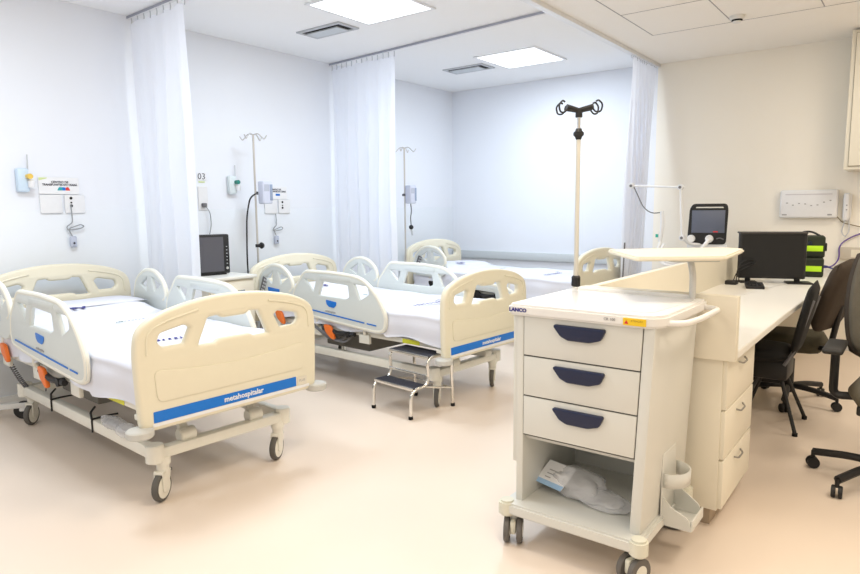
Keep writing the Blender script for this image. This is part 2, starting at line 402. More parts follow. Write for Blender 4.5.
def make_bed(label, loc, rotz, near_rails=True, far_rails=True, near_dz=0):
    t = thing('hospital_bed', label, 'hospital bed', (*loc, 0), rotz, 'hospital beds in the ward')
    # base
    g = G()
    for s in (-1, 1):
        g.box(-1.70, .02, s*.36-.024, s*.36+.024, .205, .265, bev=.006)
    g.box(-.03, .03, -.36, .36, .205, .255, bev=.006); g.box(-1.73, -1.67, -.36, .36, .205, .255, bev=.006)
    for x in (0, -1.70):
        for s in (-1, 1):
            g.cyl((x-.0, s*.36, .19), (x, s*.36, .275), .042, n=24, bev=.004)
    g.obj('base_frame', steelw, t)
    for k, (x, s, sw) in enumerate(((0, -1, 2.15), (0, 1, 2.1), (-1.70, -1, 2.3), (-1.70, 1, 2.0))):
        caster(t, x, s*.325, .215, sw, r=.068)
    # lifting arms
    for x0, x1 in ((-.02, -.40), (-1.66, -1.30)):
        for s in (-1, 1):
            g = G(); g.tube([(x0, s*.19, .26), ((x0*.7+x1*.3), s*.19, .40), (x1, s*.19, .47)], .026, n=4, rad=.05)
            g.cyl((x0, s*.19-.04, .275), (x0, s*.19+.04, .275), .034, n=24, bev=.004)
            g.obj('lift_arm', steelw, t)
    # deck
    g = G()
    for s in (-1, 1): g.box(-2.0, .10, s*.41-.02, s*.41+.02, .452, .49, bev=.005)
    for x in (-1.99, -1.3, -.7, .09): g.box(x-.02, x+.02, -.41, .41, .44, .48, bev=.004)
    g.obj('deck_frame', steelw, t)
    G().box(-1.95, .06, -.42, .42, .488, .512, bev=.004).obj('mattress_platform', grey, t)
    g = G(); g.box(-1.25, -.75, -.30, .30, .30, .43, bev=.01); g.cyl((-.75, .1, .38), (-.35, .1, .42), .022); g.cyl((-1.55, -.1, .36), (-1.2, -.1, .40), .022)
    g.box(-1.5, -1.3, -.2, .2, .33, .42, bev=.01)
    g.obj('drive_unit', mat('drive_unit_dark', (.16, .15, .13), .6), t)
    g = G().box(-1.98, .085, -.435, .435, .512, .665, bev=.035, seg=4); g.obj('mattress', mattm, t)
    hb = board(t, 'headboard', -2.03, .03, True)
    fb = board(t, 'footboard', .125, 0, True)
    fx = .151
    plate('brand_strip', [(-.425, .425), (.345, .425), (.345, .474), (-.425, .474)], [], .003, .0006, blue, fb, 'yz', fx, .003)
    plate('white_edge', [(-.43, .408), (.43, .408), (.43, .422), (-.43, .422)], [], .003, .0006, white2, fb, 'yz', fx, .003)
    text('lettering', 'metahospitalar', .037, white2, fb, (fx+.0022, .03, .4495), (0, 1, 0), (0, 0, 1), .0006, bold=.0008)
    plate('rating_label', [(.355, .425), (.415, .425), (.415, .470), (.355, .470)], [], .002, .0005, mat('label_beige', (.72, .68, .58), .5), fb, 'yz', fx, .003)
    text('small_print', 'PLUS', .018, inkg, fb, (fx+.0012, .385, .448), (0, 1, 0), (0, 0, 1), .0004)
    for x, b_ in ((.13, fb), (-2.03, hb)):
        for s in (-1, 1):
            G().lathe([(.018, .372), (.052, .375), (.058, .381), (.058, .405), (.052, .411), (.018, .414)], c=(x+(.01 if x > 0 else -.01), s*.485, 0), n=32).obj('bumper_wheel', grey, t)
    G().box(.06, .12, -.47, .47, .435, .46, bev=.004).obj('footboard_bracket', steelw, t)
    # rails with their brackets
    if near_rails:
        siderail(t, -1, True, near_dz); siderail(t, -1, False, near_dz)
    if far_rails:
        siderail(t, 1, True); siderail(t, 1, False)
    for s in (-1, 1):
        for x in (-1.20, -.66, -1.72):
            g = G(); g.tube([(x, s*.43, .46), (x+.03, s*.46, .50), (x+.04, s*.455, .60)], .014, n=8, rad=.03)
            g.box(x-.05, x+.06, s*.435-.012, s*.435+.012, .40, .47, bev=.006)
            g.obj('rail_bracket', steelw, t)
    g = G(); g.tube([(-1.10, -.455, .47), (-.92, -.465, .45), (-.74, -.46, .46)], .017, n=8); g.cyl((-.80, -.48, .455), (-.80, -.44, .455), .022)
    g.obj('rail_linkage', black, t)
    for x, zo in ((-1.04, 0), (-1.66, .05)):
        plate('release_lever', [(x-.03, .50+zo), (x+.045, .495+zo), (x+.075, .44+zo), (x+.085, .40+zo), (x+.055, .405+zo), (x-.005, .445+zo)], [], .022, .006, orange, t, 'xz', -.47, .02)
    plate('warning_label', [(-.28, .455), (-.12, .455), (-.12, .485), (-.28, .485)], [], .002, .0005, mat('lime_label', (.75, .75, .05), .5), t, 'xz', -.4315, .003)
    return t
def make_sheet(bed_label, loc, rotz, seed):
    rnd = random.Random(seed); ph = [rnd.uniform(0, 6) for _ in range(8)]
    b = bmesh.new(); nu = 90; grid = []
    prof = []
    for k in range(9): prof.append((-.452+.004*sin(k), .50+.14*k/8, 1-k/8))       # near drape, bottom to top
    for a in (20, 45, 70): prof.append((-.452+.03*(1-cos(radians(a))), .64+.030*sin(radians(a)), 0))
    for k in range(25): prof.append((-.41+.82*k/24, .672, 0))
    for a in (70, 45, 20): prof.append((.452-.03*(1-cos(radians(a))), .64+.030*sin(radians(a)), 0))
    for k in range(9): prof.append((.452, .64-.13*k/8, k/8))
    for i in range(nu+1):
        u = i/nu; x = -1.93+2.02*u; row = []
        end = min(1, (1-u)*14)
        for (y, z, d) in prof:
            dy = d*(.012*sin(u*34+ph[0])+.014*sin(u*17+ph[1]))*(1 if y > 0 else -1)
            zz = z + .048*(d == 0)*(z > .66)*max(0, min(1, (-1.42-x)/.14))*max(0, min(1, (.43-abs(y))/.06)) + (1-d)*(.004*sin(u*13+y*9+ph[2])+.003*sin(u*29-y*14+ph[3])) - d*.0 + (d > .9)*(.018*sin(u*11+ph[4])+.008*sin(u*31)) - (.02*(d > .5)*(u > .75))
            row.append(b.verts.new((x+d*.01*sin(z*60+ph[5]), y+(dy if y < 0 else -dy)*-1*(-1 if y > 0 else 1) - (.012 if y < 0 else -.012)*d, zz)))
        grid.append(row)
    for A, B in zip(grid, grid[1:]):
        for i in range(len(A)-1): b.faces.new((A[i], A[i+1], B[i+1], B[i]))
    # foot end tuck
    e = grid[-1]; low = [b.verts.new((v.co.x+.012, v.co.y*.985, max(.53, v.co.z-.10) if v.co.z > .6 else v.co.z)) for v in e]
    for i in range(len(e)-1): b.faces.new((e[i], e[i+1], low[i+1], low[i]))
    bmesh.ops.recalc_face_normals(b, faces=b.faces)
    me = bpy.data.meshes.new('bed_sheet'); b.to_mesh(me); b.free()
    t = thing('bed_sheet', bed_label, 'bed sheet', (*loc, 0), rotz, 'white sheets on the beds')
    o = link('cloth', me, sheetm, t, 180); return t
def pillow(label, loc, rotz, lx, ly):
    b = bmesh.new(); n = 14; top = []; bot = []
    for i in range(n+1):
        r1 = []; r2 = []
        for j in range(n+1):
            u, v = i/n*2-1, j/n*2-1; hgt = .016*(max(0, (1-u**4)*(1-v**4)))**.5
            x, y = .19*u*(1-.05*v*v), .30*v*(1-.05*u*u)
            r1.append(b.verts.new((x, y, .012+hgt+.002*sin(9*u+5*v)))); r2.append(b.verts.new((x, y, .012-.3*hgt)) if 0 < i < n and 0 < j < n else r1[-1])
        top.append(r1); bot.append(r2)
    for i in range(n):
        for j in range(n):
            b.faces.new((top[i][j], top[i+1][j], top[i+1][j+1], top[i][j+1]))
            f = (bot[i][j], bot[i][j+1], bot[i+1][j+1], bot[i+1][j])
            if len(set(f)) >= 3:
                try: b.faces.new(f)
                except ValueError: pass
    me = bpy.data.meshes.new('pillow'); b.to_mesh(me); b.free(); o = link('pillow', me, sheetm, None, 180)
    c, s = cos(rotz), sin(rotz); o.location = (loc[0]+c*lx-s*ly, loc[1]+s*lx+c*ly, .711); o.rotation_euler = (0, 0, rotz)
    return tag(o, label, 'pillow')
BEDS = [((-2.744, 1.864), -.057), ((-2.524, 3.80), -.062), ((-2.57, 5.93), -.085)]
bed1 = make_bed('hospital bed nearest the camera, cream footboard with blue strip, all rails raised', *BEDS[0])
bed2 = make_bed('middle hospital bed with cream footboard, two-step stool standing beside it', *BEDS[1])
def lower(bed, dz):
    for ch in bed.children:
        if not ch.name.startswith(('base_frame', 'caster', 'lift_arm')): ch.location.z += dz
        if ch.name.startswith(('base_frame', 'caster')): ch.location.x -= .03; ch.location.y -= .03
lower(bed2, -.035)
bed3 = make_bed('farthest hospital bed against the back wall, mostly hidden behind the drawer cart', *BEDS[2], near_dz=0, far_rails=False)
for ch in bed3.children:
    if ch.name.startswith('side_rail') and min(v.co.x for v in ch.data.vertices) > -1.5: ch.location.z = -.33
for ch in bed3.children:
    if ch.name.startswith('release_lever'):
        ch.data.materials.clear(); ch.data.materials.append(blackm)
sh1 = make_sheet('white printed sheet on the bed nearest the camera', *BEDS[0], 1)
sh2 = make_sheet('white printed sheet on the middle bed', *BEDS[1], 2)
sh2.location.z = -.035
sh3 = make_sheet('white printed sheet on the farthest bed by the back wall', *BEDS[2], 3)
pillow('flat white pillow at the head of the nearest bed', *BEDS[0], -1.80, .14)
def dashes(sh, x, y, n, m, step=.028, hh=.022, rot=0):
    g = G()
    for i in range(n):
        a = step*i; w = .011+.006*((i*7) % 3)/2
        M = Matrix.Translation((x, y, .6805)) @ Matrix.Rotation(rot, 4, 'Z')
        g.prism([(a, -hh/2), (a+w, -hh/2+.003), (a+w+.006, hh/2), (a+.006, hh/2-.004)], 0, .001, M)
    g.obj('printed_mark', m, sh)
for sh in (sh1, sh2, sh3):
    text('printed_mark', 'IV', .12, inknavy, sh, (-1.57, -.05, .7290), (.0, 1, 0), (-1, 0, 0), .0006, sx=1.0, bold=.004)
    dashes(sh, -1.10, -.03, 3, mat('dark_green_ink', (.01, .12, .10), .6), .014, .022, rot=pi/2); dashes(sh, -1.10, .02, 6, inknavy, .022, .012, rot=pi/2)
    dashes(sh, -.38, -.20, 9, inknavy, .030, .045, rot=pi/2-.15); dashes(sh, -.42, .09, 2, inknavy, .03, .035, rot=pi/2)

# straps, wrapped hand control and coiled cord of the nearest bed
def strap(bed, x, nm='strap'):
    g = G(); y = -.36
    g.tube([(x+.02, y+.10, .275), (x, y+.026, .272), (x, y-.028, .27), (x, y-.028, .20)], .005, n=6, rad=.01)
    g.tube([(x, y-.028, .272), (x-.11, y+.01, .275), (x-.15, y+.05, .29)], .006, n=6, rad=.02); return g.obj(nm, black, bed)
strap(bed1, -1.18); strap(bed1, -.62)
def crumple(name, m, parent, c, sx, sy, sz, seed, rotz=0, sub=3):
    rnd = random.Random(seed); b = bmesh.new(); bmesh.ops.create_icosphere(b, subdivisions=sub, radius=1)
    fr = [(Vector((rnd.uniform(-1, 1), rnd.uniform(-1, 1), rnd.uniform(-1, 1))).normalized()*rnd.uniform(2, 7), rnd.uniform(0, 6)) for _ in range(9)]
    for v in b.verts:
        k = sum(abs(sin(v.co.dot(f)+p)) for f, p in fr)/9; v.co *= .72+.5*k
        v.co = Vector((v.co.x*sx, v.co.y*sy, max(v.co.z, -.6)*sz))
    bmesh.ops.transform(b, matrix=Matrix.Translation(c) @ Matrix.Rotation(rotz, 4, 'Z'), verts=b.verts)
    me = bpy.data.meshes.new(name); b.to_mesh(me); b.free(); return link(name, me, m, parent, 30)
t = thing('hand_control', 'bed hand control wrapped in clear plastic lying on the nearest bed rail', 'hand control', (0, 0, 0))
(bx, by), ba = BEDS[0]; Mb = Matrix.Translation((bx, by, 0)) @ Matrix.Rotation(ba, 4, 'Z')
t.location = Mb @ Vector((-.40, -.36, .265)); t.rotation_euler = (0, 0, ba)
crumple('plastic_wrap', film, t, (0, 0, .022), .15, .04, .03, 5); crumple('plastic_wrap', film, t, (.15, -.01, .022), .08, .045, .035, 6)
G().box(-.10, .08, -.016, .016, .008, .030, bev=.006).obj('handset', cablem, t)
def coil(p0, p1, r, turns, rad, sag=0):
    p0, p1 = Vector(p0), Vector(p1); d = (p1-p0); a = d.normalized().orthogonal().normalized(); b = d.normalized().cross(a); out = []
    n = turns*8
    for i in range(n+1):
        k = i/n; c = p0+d*k-Vector((0, 0, sag*4*k*(1-k))); w = 2*pi*turns*k; out.append(c+(a*cos(w)+b*sin(w))*rad)
    g = G(); g.tube(out, r, n=6, rad=0); return g
o = coil((-1.78, -.43, .47), (-1.60, -.36, .24), .004, 22, .012, .03).obj('coiled_cord', cablem, bed1)
G().tube([(-1.35, -.30, .43), (-1.38, -.34, .33), (-1.40, -.34, .27)], .004, n=6).obj('power_cord', cablem, bed1)
# tangled cables under the middle bed's head
g = G()
for k in range(4): g.tube([(-1.05-.1*k, -.44, .46), (-1.0-.07*k, -.47, .36+.03*k), (-.86-.06*k, -.44, .34), (-.78-.05*k, -.42, .44)], .008, n=6, rad=.06)
g.obj('cable_bundle', cablem, bed2)

# overbed table base reaching in at the left edge
t = thing('overbed_table', 'white tube base of an overbed table at the left edge, on a black caster', 'overbed table', (-4.635, 1.625, 0), radians(58))
G().box(-1.0, .05, -.025, .025, .075, .11, bev=.006).box(-1.0, -.96, -.30, .30, .075, .11, bev=.006).obj('base_frame', white, t)
G().box(-.97, -.92, .10, .16, .11, .72, bev=.008).obj('column', white, t)
G().box(-1.1, -.45, -.22, .22, .72, .745, bev=.008).obj('tabletop', cream_lam, t)
for x, y in ((.03, 0), (-.98, .28), (-.98, -.28)):
    c = G().cyl((x, y, .06), (x, y, .075), .02).obj('caster', white, t)
    g = G(); g.lathe([(.02, -.018), (.052, -.018), (.058, -.012), (.058, .012), (.052, .018), (.02, .018)], c=(x-.01, y, .058), axis='y', n=24); g.obj('wheel', black, c)
    G().box(x-.035, x+.03, y-.024, y+.024, .05, .078, bev=.01).obj('fork', white, c)

# ------------------------------------------------------------------ step stool
t = thing('step_stool', 'two-step chrome stool with black ribbed treads beside the middle bed', 'step stool', (-2.690, 3.325, 0), radians(-7.2))
for s in (-1, 1):
    x = s*.182
    G().tube([(x, -.20, .012), (x, -.195, .155), (x, -.155, .193), (x, -.06, .193), (x, -.035, .24), (x, -.045, .35), (x, -.01, .378), (x, .13, .378), (x, .185, .35), (x, .20, .012)], .011, n=12, rad=.04).obj('side_frame', chrome, t)
    for y in (-.20, .20): G().cyl((x, y, 0), (x, y, .022), .015, n=16, bev=.002).obj('rubber_foot', blackm, t)
for (y0, y1, z) in ((-.185, -.065, .205), (-.045, .12, .390)):
    o = G().box(-.185, .185, y0, y1, z-.012, z, bev=.004).obj('tread', rubber, t)
    G().box(-.187, .187, y0-.004, y0+.004, z-.022, z-.002, bev=.002).obj('tread_edge', chrome, o)
    g = G()
    for k in range(9): g.box(-.178, .178, y0+.012+k*(y1-y0-.02)/9, y0+.017+k*(y1-y0-.02)/9, z-.001, z+.002)
    g.obj('ribs', rubber, o)
g = G()
for y, z in ((.196, .13), (-.05, .26)): g.cyl((-.182, y, z), (.182, y, z), .006, n=10)
for s in (-1, 1): g.cyl((s*.182, -.06, .185), (s*.182, .198, .13), .006, n=10)
g.obj('cross_rod', chrome, t)

# ------------------------------------------------------------------ drawer cart
cx0, cx1, cy0, cy1 = -1.243, -.702, 2.19, 2.71
t = thing('drawer_cart', 'white wheeled medical cart with three drawers with navy pulls', 'medical cart', (0, 0, 0))
t.location = ((cx0+cx1)/2, (cy0+cy1)/2, 0); w = (cx1-cx0)/2; d = (cy1-cy0)/2
CX, CY = t.location.x, t.location.y
def taper(o):
    for v in o.data.vertices:
        if v.co.x > 0: v.co.x -= .032*(1-max(0, min(1, (v.co.z-.17)/.76)))*min(1, v.co.x/.15)
    return o
g = G()
g.box(w-.04, w, -d, d, .17, .935, bev=.004); g.box(-w, -w+.03, -d, d, .17, .935, bev=.004)
g.box(-w+.02, w-.02, d-.02, d, .17, .935); g.box(-w+.02, w-.02, -d+.03, d-.01, .430, .450)
g.box(-w+.02, w-.02, -d+.01, d-.01, .915, .935)
taper(g.obj('body', cartm, t))
G().box(-w-.018, -w, -d+.006, -d+.028, .33, .93, bev=.003).obj('corner_profile', cartm, t)
g = G().box(-w-.002+.03, w-.04, -d+.004, -d+.012, .450, .935); taper(g.obj('shadow_gap', seam_m, t))
for i, (z0, z1) in enumerate(((.777, .932), (.616, .771), (.456, .610))):
    o = G().box(-w+.033, w-.043, -d-.002, -d+.02, z0, z1, bev=.002).obj('drawer', cartm, t); taper(o)
    zc = z1-.035; prof = [(-.105, 0), (.105, 0), (.088, -.034), (.045, -.046), (-.045, -.046), (-.075, -.034)]
    plate('pull', [(a*.93-.005, b+zc+.010) for a, b in prof], [], .020, .005, navy, o, 'xz', -d-.010, .006)
g = G().prism(rpoly([(-w-.042, -d-.055), (w-.012, -d-.055), (w-.012, d+.025), (-w-.042, d+.025)], .035), .125, .172, bev=.008); g.obj('base_plate', cartm, t)
for sx in (-1, 1):
    for sy in (-1, 1):
        xb = w-.025 if sx > 0 else -w-.022
        yb = d if sy > 0 else -d-.03
        G().cyl((xb, yb, .115), (xb, yb, .178), .034, n=24, bev=.008).obj('corner_bumper', mat('bumper_ivory', (.72, .71, .60), .5), t)
def twin_caster(t, x, y, a, r=.052):
    c = G().cyl((x, y, .075), (x, y, .13), .02).obj('caster', grey, t)
    M = Matrix.Translation((x, y, r)) @ Matrix.Rotation(a, 4, 'Z') @ Matrix.Translation((-.015, 0, 0))
    g = G(); g.box(-.035, .04, -.012, .012, -.01, .045, bev=.008); bmesh.ops.transform(g.b, matrix=M, verts=g.b.verts); g.obj('caster_body', mat('bumper_ivory', (0, 0, 0)), c)
    for s in (-1, 1):
        for prof, nm, m in (([(.026, -.011), (r-.003, -.011), (r, -.007), (r, .007), (r-.003, .011), (.026, .011)], 'tire', mat('grey_rubber', (.13, .12, .11), .6)), ([(.028, -.012), (.028, .012)], 'wheel_hub', steelw)):
            g = G(); g.lathe(prof, n=28); bmesh.ops.transform(g.b, matrix=M @ Matrix.Translation((0, s*.026, 0)) @ Matrix.Rotation(pi/2, 4, 'X'), verts=g.b.verts); g.obj(nm, m, c)
for sx, sy, a in ((-1, -1, 2.0), (1, -1, 1.2), (-1, 1, 2.2), (1, 1, .2)): twin_caster(t, w-.04 if sx > 0 else -w-.005, d-.03 if sy > 0 else -d-.005, a)
# moulded top with raised rim
zt = .976
g = G().prism(rpoly([(-w-.035, -d-.02, .03), (w-.01, -d-.025, .05), (w+.03, -d+.03, .05), (w+.035, d-.14, .06), (w+.035, d+.015, .03), (-w+.005, d+.02, .01), (-w+.005, d+.16, .01), (-w-.035, d+.16, .02)], .04, 6), .932, zt, bev=.009); top = g.obj('worktop', carttop, t)
G().prism(rpoly([(-w+.02, -d+.05), (w-.03, -d+.05), (w-.0, d-.12), (w-.0, d-.02), (-w+.02, d-.02)], .05, 6), zt, zt+.0015).obj('work_mat', mat('worktop_inlay', (.80, .80, .80), .2), top)
G().box(-w+.02, w-.03, d-.008, d+.010, zt-.005, zt+.014, bev=.005).obj('rear_lip', carttop, top)
text('lettering', 'LANCO', .020, inknavy, top, (-w+.015, -d-.0215, .954), (1, -.0, 0), (0, 0, 1), .0008, sx=1.1, bold=.0008)
text('small_print', 'CR 100', .014, inkg, top, (.115, -d-.0250, .954), (1, -.01, 0), (0, 0, 1), .0006)
wl = plate('warning_label', [(.165, .940), (.245, .940), (.245, .965), (.165, .965)], [], .002, .0005, yellow, top, 'xz', -d-.0255, .002)
g = G(); g.prism([(0, 0), (.014, 0), (.007, .013)], 0, .0012, Matrix.Translation((.170, -d-.0265, .945)) @ Matrix.Rotation(pi/2, 4, 'X')); g.obj('warning_triangle', red, wl)
text('warning_text', 'ATENÇÃO', .009, mat('brown_ink', (.35, .18, .01), .6), wl, (.214, -d-.0265, .956), (1, 0, 0), (0, 0, 1), .0004)
# push handle loop on the right side
G().tube([(w+.0, -d+.05, .945), (w+.075, -d+.07, .947), (w+.095, -d+.20, .948), (w+.095, d-.06, .948), (w+.02, d-.02, .948)], .011, n=12, rad=.06).obj('push_handle', carttop, t)
# IV pole with four hooks
px, py = -w-.04, d+.105
g = G().cyl((px, py, zt), (px, py, 1.68), .0105, n=16); pole = g.obj('infusion_pole', mat('pole_beige', (.60, .58, .52), .35), t)
G().cyl((px, py, 1.6), (px, py, 1.79), .008, n=12).obj('inner_pole', chrome, pole)
G().lathe([(.015, 0), (.022, .005), (.022, .045), (.016, .052)], c=(px, py, zt), n=8).obj('pole_collar', black, pole)
G().lathe([(.012, 0), (.016, .012), (.024, .02), (.024, .032), (.016, .04), (.013, .05)], c=(px, py, 1.655), n=16).obj('clamp_collar', black, pole)
g = G(); zz = 1.785
g.cyl((px, py, zz-.03), (px, py, zz+.01), .016)
for k in range(4):
    a = radians(80+90*k+(22 if k % 2 else -22)); dx, dy = cos(a), sin(a); R_ = .065
    P = lambda r_, z_: (px+dx*r_, py+dy*r_, zz+z_)
    g.tube([P(0, .0), P(R_*.5, .008), P(R_, .015)], .012, n=8, rad=0)
    g.tube([P(R_*.9, .010), P(R_+.012, -.012), P(R_+.034, -.01), P(R_+.042, .022), P(R_+.022, .042), P(R_+.010, .036)], .004, n=8, rad=.015)
g.obj('hook_head', black, pole)
# laptop shelf on a post
sx_, sy_ = -.78-CX, 2.80-CY
po = G().tube([(-.722-CX, 2.695-CY, zt-.01), (-.722-CX, 2.695-CY, 1.08), (-.75-CX, 2.74-CY, 1.135)], .013, n=12, rad=.04).obj('shelf_post', mat('post_grey', (.66, .66, .64), .35), t)
Ms = Matrix.Translation((sx_, sy_, 0)) @ Matrix.Rotation(radians(41), 4, 'Z')
SH = [(x-CX, y-CY) for x, y in ((-1.13, 2.80), (-.86, 2.42), (-.585, 2.62), (-.62, 3.12), (-.72, 3.18))]
g = G().prism(rpoly(SH, .03), 1.140, 1.158, bev=.006); so = g.obj('laptop_shelf', cream_lam, t)
g = G().prism(rpoly([(-.1, -.1), (.1, -.1), (.1, .1), (-.1, .1)], .02), 1.122, 1.137, Ms); g.obj('mount_plate', grey, so)
# bottle / waste holder on the right rear side
xh = w-.025; y0h = -.05
g = G(); g.box(xh, xh+.006, y0h-.01, y0h+.15, .13, .415, bev=.002)
bo = g.obj('canister_holder', cartm, t)
arc = [(xh+.008+.075*sin(pi*k/12), y0h+.075-.085*cos(pi*k/12)) for k in range(13)]
g = G()
for zq, hq in ((.285, .055),):
    for a, b_ in zip(arc, arc[1:]):
        v = [g.b.verts.new((a[0], a[1], zq)), g.b.verts.new((b_[0], b_[1], zq)), g.b.verts.new((b_[0], b_[1], zq+hq)), g.b.verts.new((a[0], a[1], zq+hq))]; g.b.faces.new(v)
bmesh.ops.remove_doubles(g.b, verts=g.b.verts, dist=.001); o = g.obj('hoop', cartm, bo, 80); md = o.modifiers.new('s', 'SOLIDIFY'); md.thickness = .005
g = G(); g.box(xh, xh+.115, y0h+.0, y0h+.15, .135, .142, bev=.001)
g.b.verts.ensure_lookup_table(); g.obj('tray', cartm, bo)
for yy, pp in ((y0h, [(0, 0), (.12, 0), (.10, .05), (.04, .075), (0, .12)]), (y0h+.15, [(0, 0), (.12, 0), (.10, .05), (0, .12)])):
    g = G(); g.prism(rpoly(pp, .012), -.003, .003, Matrix.Translation((xh, yy, .135)) @ Matrix.Rotation(pi/2, 4, 'X')); g.obj('side_cheek', cartm, bo)
G().box(xh+.112, xh+.118, y0h, y0h+.15, .137, .178, bev=.001).obj('tray_lip', cartm, bo)
# bagged item inside the cart
t = thing('plastic_bag', 'clear plastic bag with a white and blue label in the cart opening', 'plastic bag', (-1.06, 2.38, .174), radians(-15))
crumple('film', film, t, (0, 0, .045), .12, .09, .060, 11, sub=4); crumple('film', film, t, (.12, -.0, .020), .12, .07, .030, 12, sub=4)
g = G(); g.box(-.11, .03, -.055, .055, .0, .003, M=Matrix.Translation((-.03, -.055, .072)) @ Matrix.Rotation(radians(35), 4, 'X')); lb = g.obj('paper_label', paper, t)
g = G(); g.box(-.11, .03, -.062, -.040, .0035, .005, M=Matrix.Translation((-.03, -.055, .072)) @ Matrix.Rotation(radians(35), 4, 'X')); g.obj('blue_band', bluelt, lb)
g = G()
for k in range(3): g.box(-.08, -.01-.02*k, .01-.018*k, .014-.018*k, .0032, .004, M=Matrix.Translation((-.03, -.055, .072)) @ Matrix.Rotation(radians(35), 4, 'X'))
g.obj('printed_line', inkg, lb)

# ------------------------------------------------------------------ workstation
XP, XD = -1.20, -.56
t = thing('reception_desk', 'long cream desk with a white worktop and a raised partition on its left side', 'desk', (XP, 2.785, 0))
L = YB-2.785-.02
g = G().prism(rpoly([(.02, .0, .001), (XD-XP, .0, .02), (XD-XP, 1.2, .3), (XD-XP+.015, 2.2, .3), (XD-XP, L, .001), (.02, L, .001)], .01, 6), .73, .762, bev=.003); g.obj('worktop', desk_lam, t)
G().box(-.02, .02, -.02, 3.75, 0, .985, bev=.003).obj('partition_panel', cream_lam, t)
G().box(-.02, XD-XP, -.045, .0, .725, .99, bev=.003).obj('end_panel', cream_lam, t)
G().box(.02, .05, 3.75, L, 0, .73).obj('rear_support', cream_lam, t)
# drawer pedestal
t = thing('drawer_pedestal', 'cream three-drawer pedestal with chrome handles under the near end of the desk', 'drawer unit', (-1.17, 2.765, 0))
wp = .56; dp = .54
G().box(.0, wp, .0, dp, .075, .722, bev=.003).obj('body', cream_lam, t)
G().box(.03, wp-.03, .02, dp-.03, 0, .077).obj('plinth', mat('plinth_brown', (.42, .33, .24), .6), t)
for z0 in (.085, .300, .512):
    o = G().box(wp, wp+.018, .004, dp-.004, z0, z0+.206, bev=.002).obj('drawer_front', cream_lam, t)
    G().tube([(wp+.018, .20, z0+.168), (wp+.034, .22, z0+.160), (wp+.034, .30, z0+.160), (wp+.018, .32, z0+.168)], .004, n=8, rad=.03).obj('handle', mat('handle_steel', (.35, .34, .32), .35, metal=1), o)

# things on the desk
t = thing('desktop_monitor', 'black flat desktop monitor with a glossy dark face on the desk', 'monitor', (-.885, 5.42, .762), radians(20))
sc = G().box(-.235, .225, -.02, .03, .035, .385, bev=.01).obj('housing', black, t)
G().box(-.215, .205, -.0215, -.019, .055, .365).obj('screen', mat('screen_off', (.003, .003, .003), .6), sc)
G().box(-.235, .225, -.03, .10, .372, .386, bev=.005).obj('top_shroud', mat('black_satin', (.05, .045, .04), .45), sc)
g = G().box(.10, .27, -.07, .08, 0, .012, bev=.004); g.cyl((.18, .02, .01), (.17, .02, .06), .02); g.obj('stand_foot', black, t)
g = G().box(-.22, -.10, -.05, .06, 0, .012, bev=.004); g.cyl((-.16, .02, .01), (-.16, .02, .06), .02); g.obj('stand_foot', black, t)
t = thing('card_reader', 'small black desk terminal lying in front of the monitor', 'terminal', (-.93, 5.05, .762), radians(15))
G().box(-.06, .06, -.09, .09, .004, .026, bev=.006, M=Matrix.Rotation(radians(4), 4, 'X')).obj('body', black, t)
g = G()
for i in range(3):
    for j in range(4): g.box(-.04+i*.03, -.02+i*.03, -.07+j*.03, -.05+j*.03, .024, .029, M=Matrix.Rotation(radians(4), 4, 'X'))
g.obj('key', blackm, t)
t = thing('power_adapter', 'black adapter and looped cables beside the desk partition', 'power adapter', (-1.10, 5.18, .762))
G().box(-.05, .03, -.04, .04, 0, .03, bev=.006).obj('plug', black, t)
g = G()
for k in range(3): g.tube([(-.0+.02*k, .0, .02), (.01, .05+.03*k, .09+.03*k), (.08, .09+.02*k, .13+.03*k), (.12, .20, .16)], .004, n=6, rad=.05)
g.obj('cable', black, t)
def bag(x, y, z, w_, d_, h_, rot, label, extra):
    t = thing('equipment_bag', label, 'equipment bag', (x, y, z), rot, 'black equipment bags on the desk')
    b = G().box(-w_/2, w_/2, -d_/2, d_/2, 0, h_, bev=.018, seg=3).obj('body', bagf, t)
    G().box(-w_/2+.02, w_/2-.015, -d_/2-.004, -d_/2+.001, h_*.30, h_*.30+.045, bev=.001).obj('neon_strip', neon, t)
    if extra:
        G().tube([(-w_/2+.02, 0, h_-.005), (-w_/2+.05, 0, h_+.03), (w_/2-.10, 0, h_+.035), (w_/2-.03, 0, h_-.005)], .008, n=8, rad=.03).obj('carry_handle', black, t)
        G().lathe([(.016, 0), (.016, .002)], c=(0, -d_/2, h_*.68), axis='y').obj('round_badge', mat('badge_blue', (.06, .08, .25), .5), t)
        g = G().box(w_/2, w_/2+.015, -.05, .05, .05, h_-.06, bev=.005); g.obj('side_buckle', black, t)
bag(-.745, 6.15, .762, .235, .26, .155, radians(8), 'lower black equipment bag with a neon green strip behind the monitor', False)
bag(-.735, 6.17, .919, .215, .24, .175, radians(8), 'upper black equipment bag with neon green strip and round badge', True)
t = thing('document_tray', 'grey upright document strip beside the upper equipment bag', 'label strip', (-.845, 5.93, .762), radians(12))
G().box(-.012, .012, -.01, .01, 0, .33, bev=.003).obj('strip', mat('dark_olive_strip', (.05, .06, .04), .5), t)
t = thing('paper_stack', 'white papers lying on top behind the monitor', 'papers', (-.90, 6.16, 1.085), radians(10))
g = G(); g.box(-.10, .12, -.10, .10, .0, .010, bev=.002); g.box(-.09, .11, -.09, .11, .011, .018, bev=.002); g.obj('sheets', paper, t)
t = thing('storage_box', 'black box behind the monitor carrying the white papers', 'box', (-.955, 6.17, .762), radians(8))
G().box(-.08, .08, -.11, .11, 0, .32, bev=.01).obj('body', black, t)

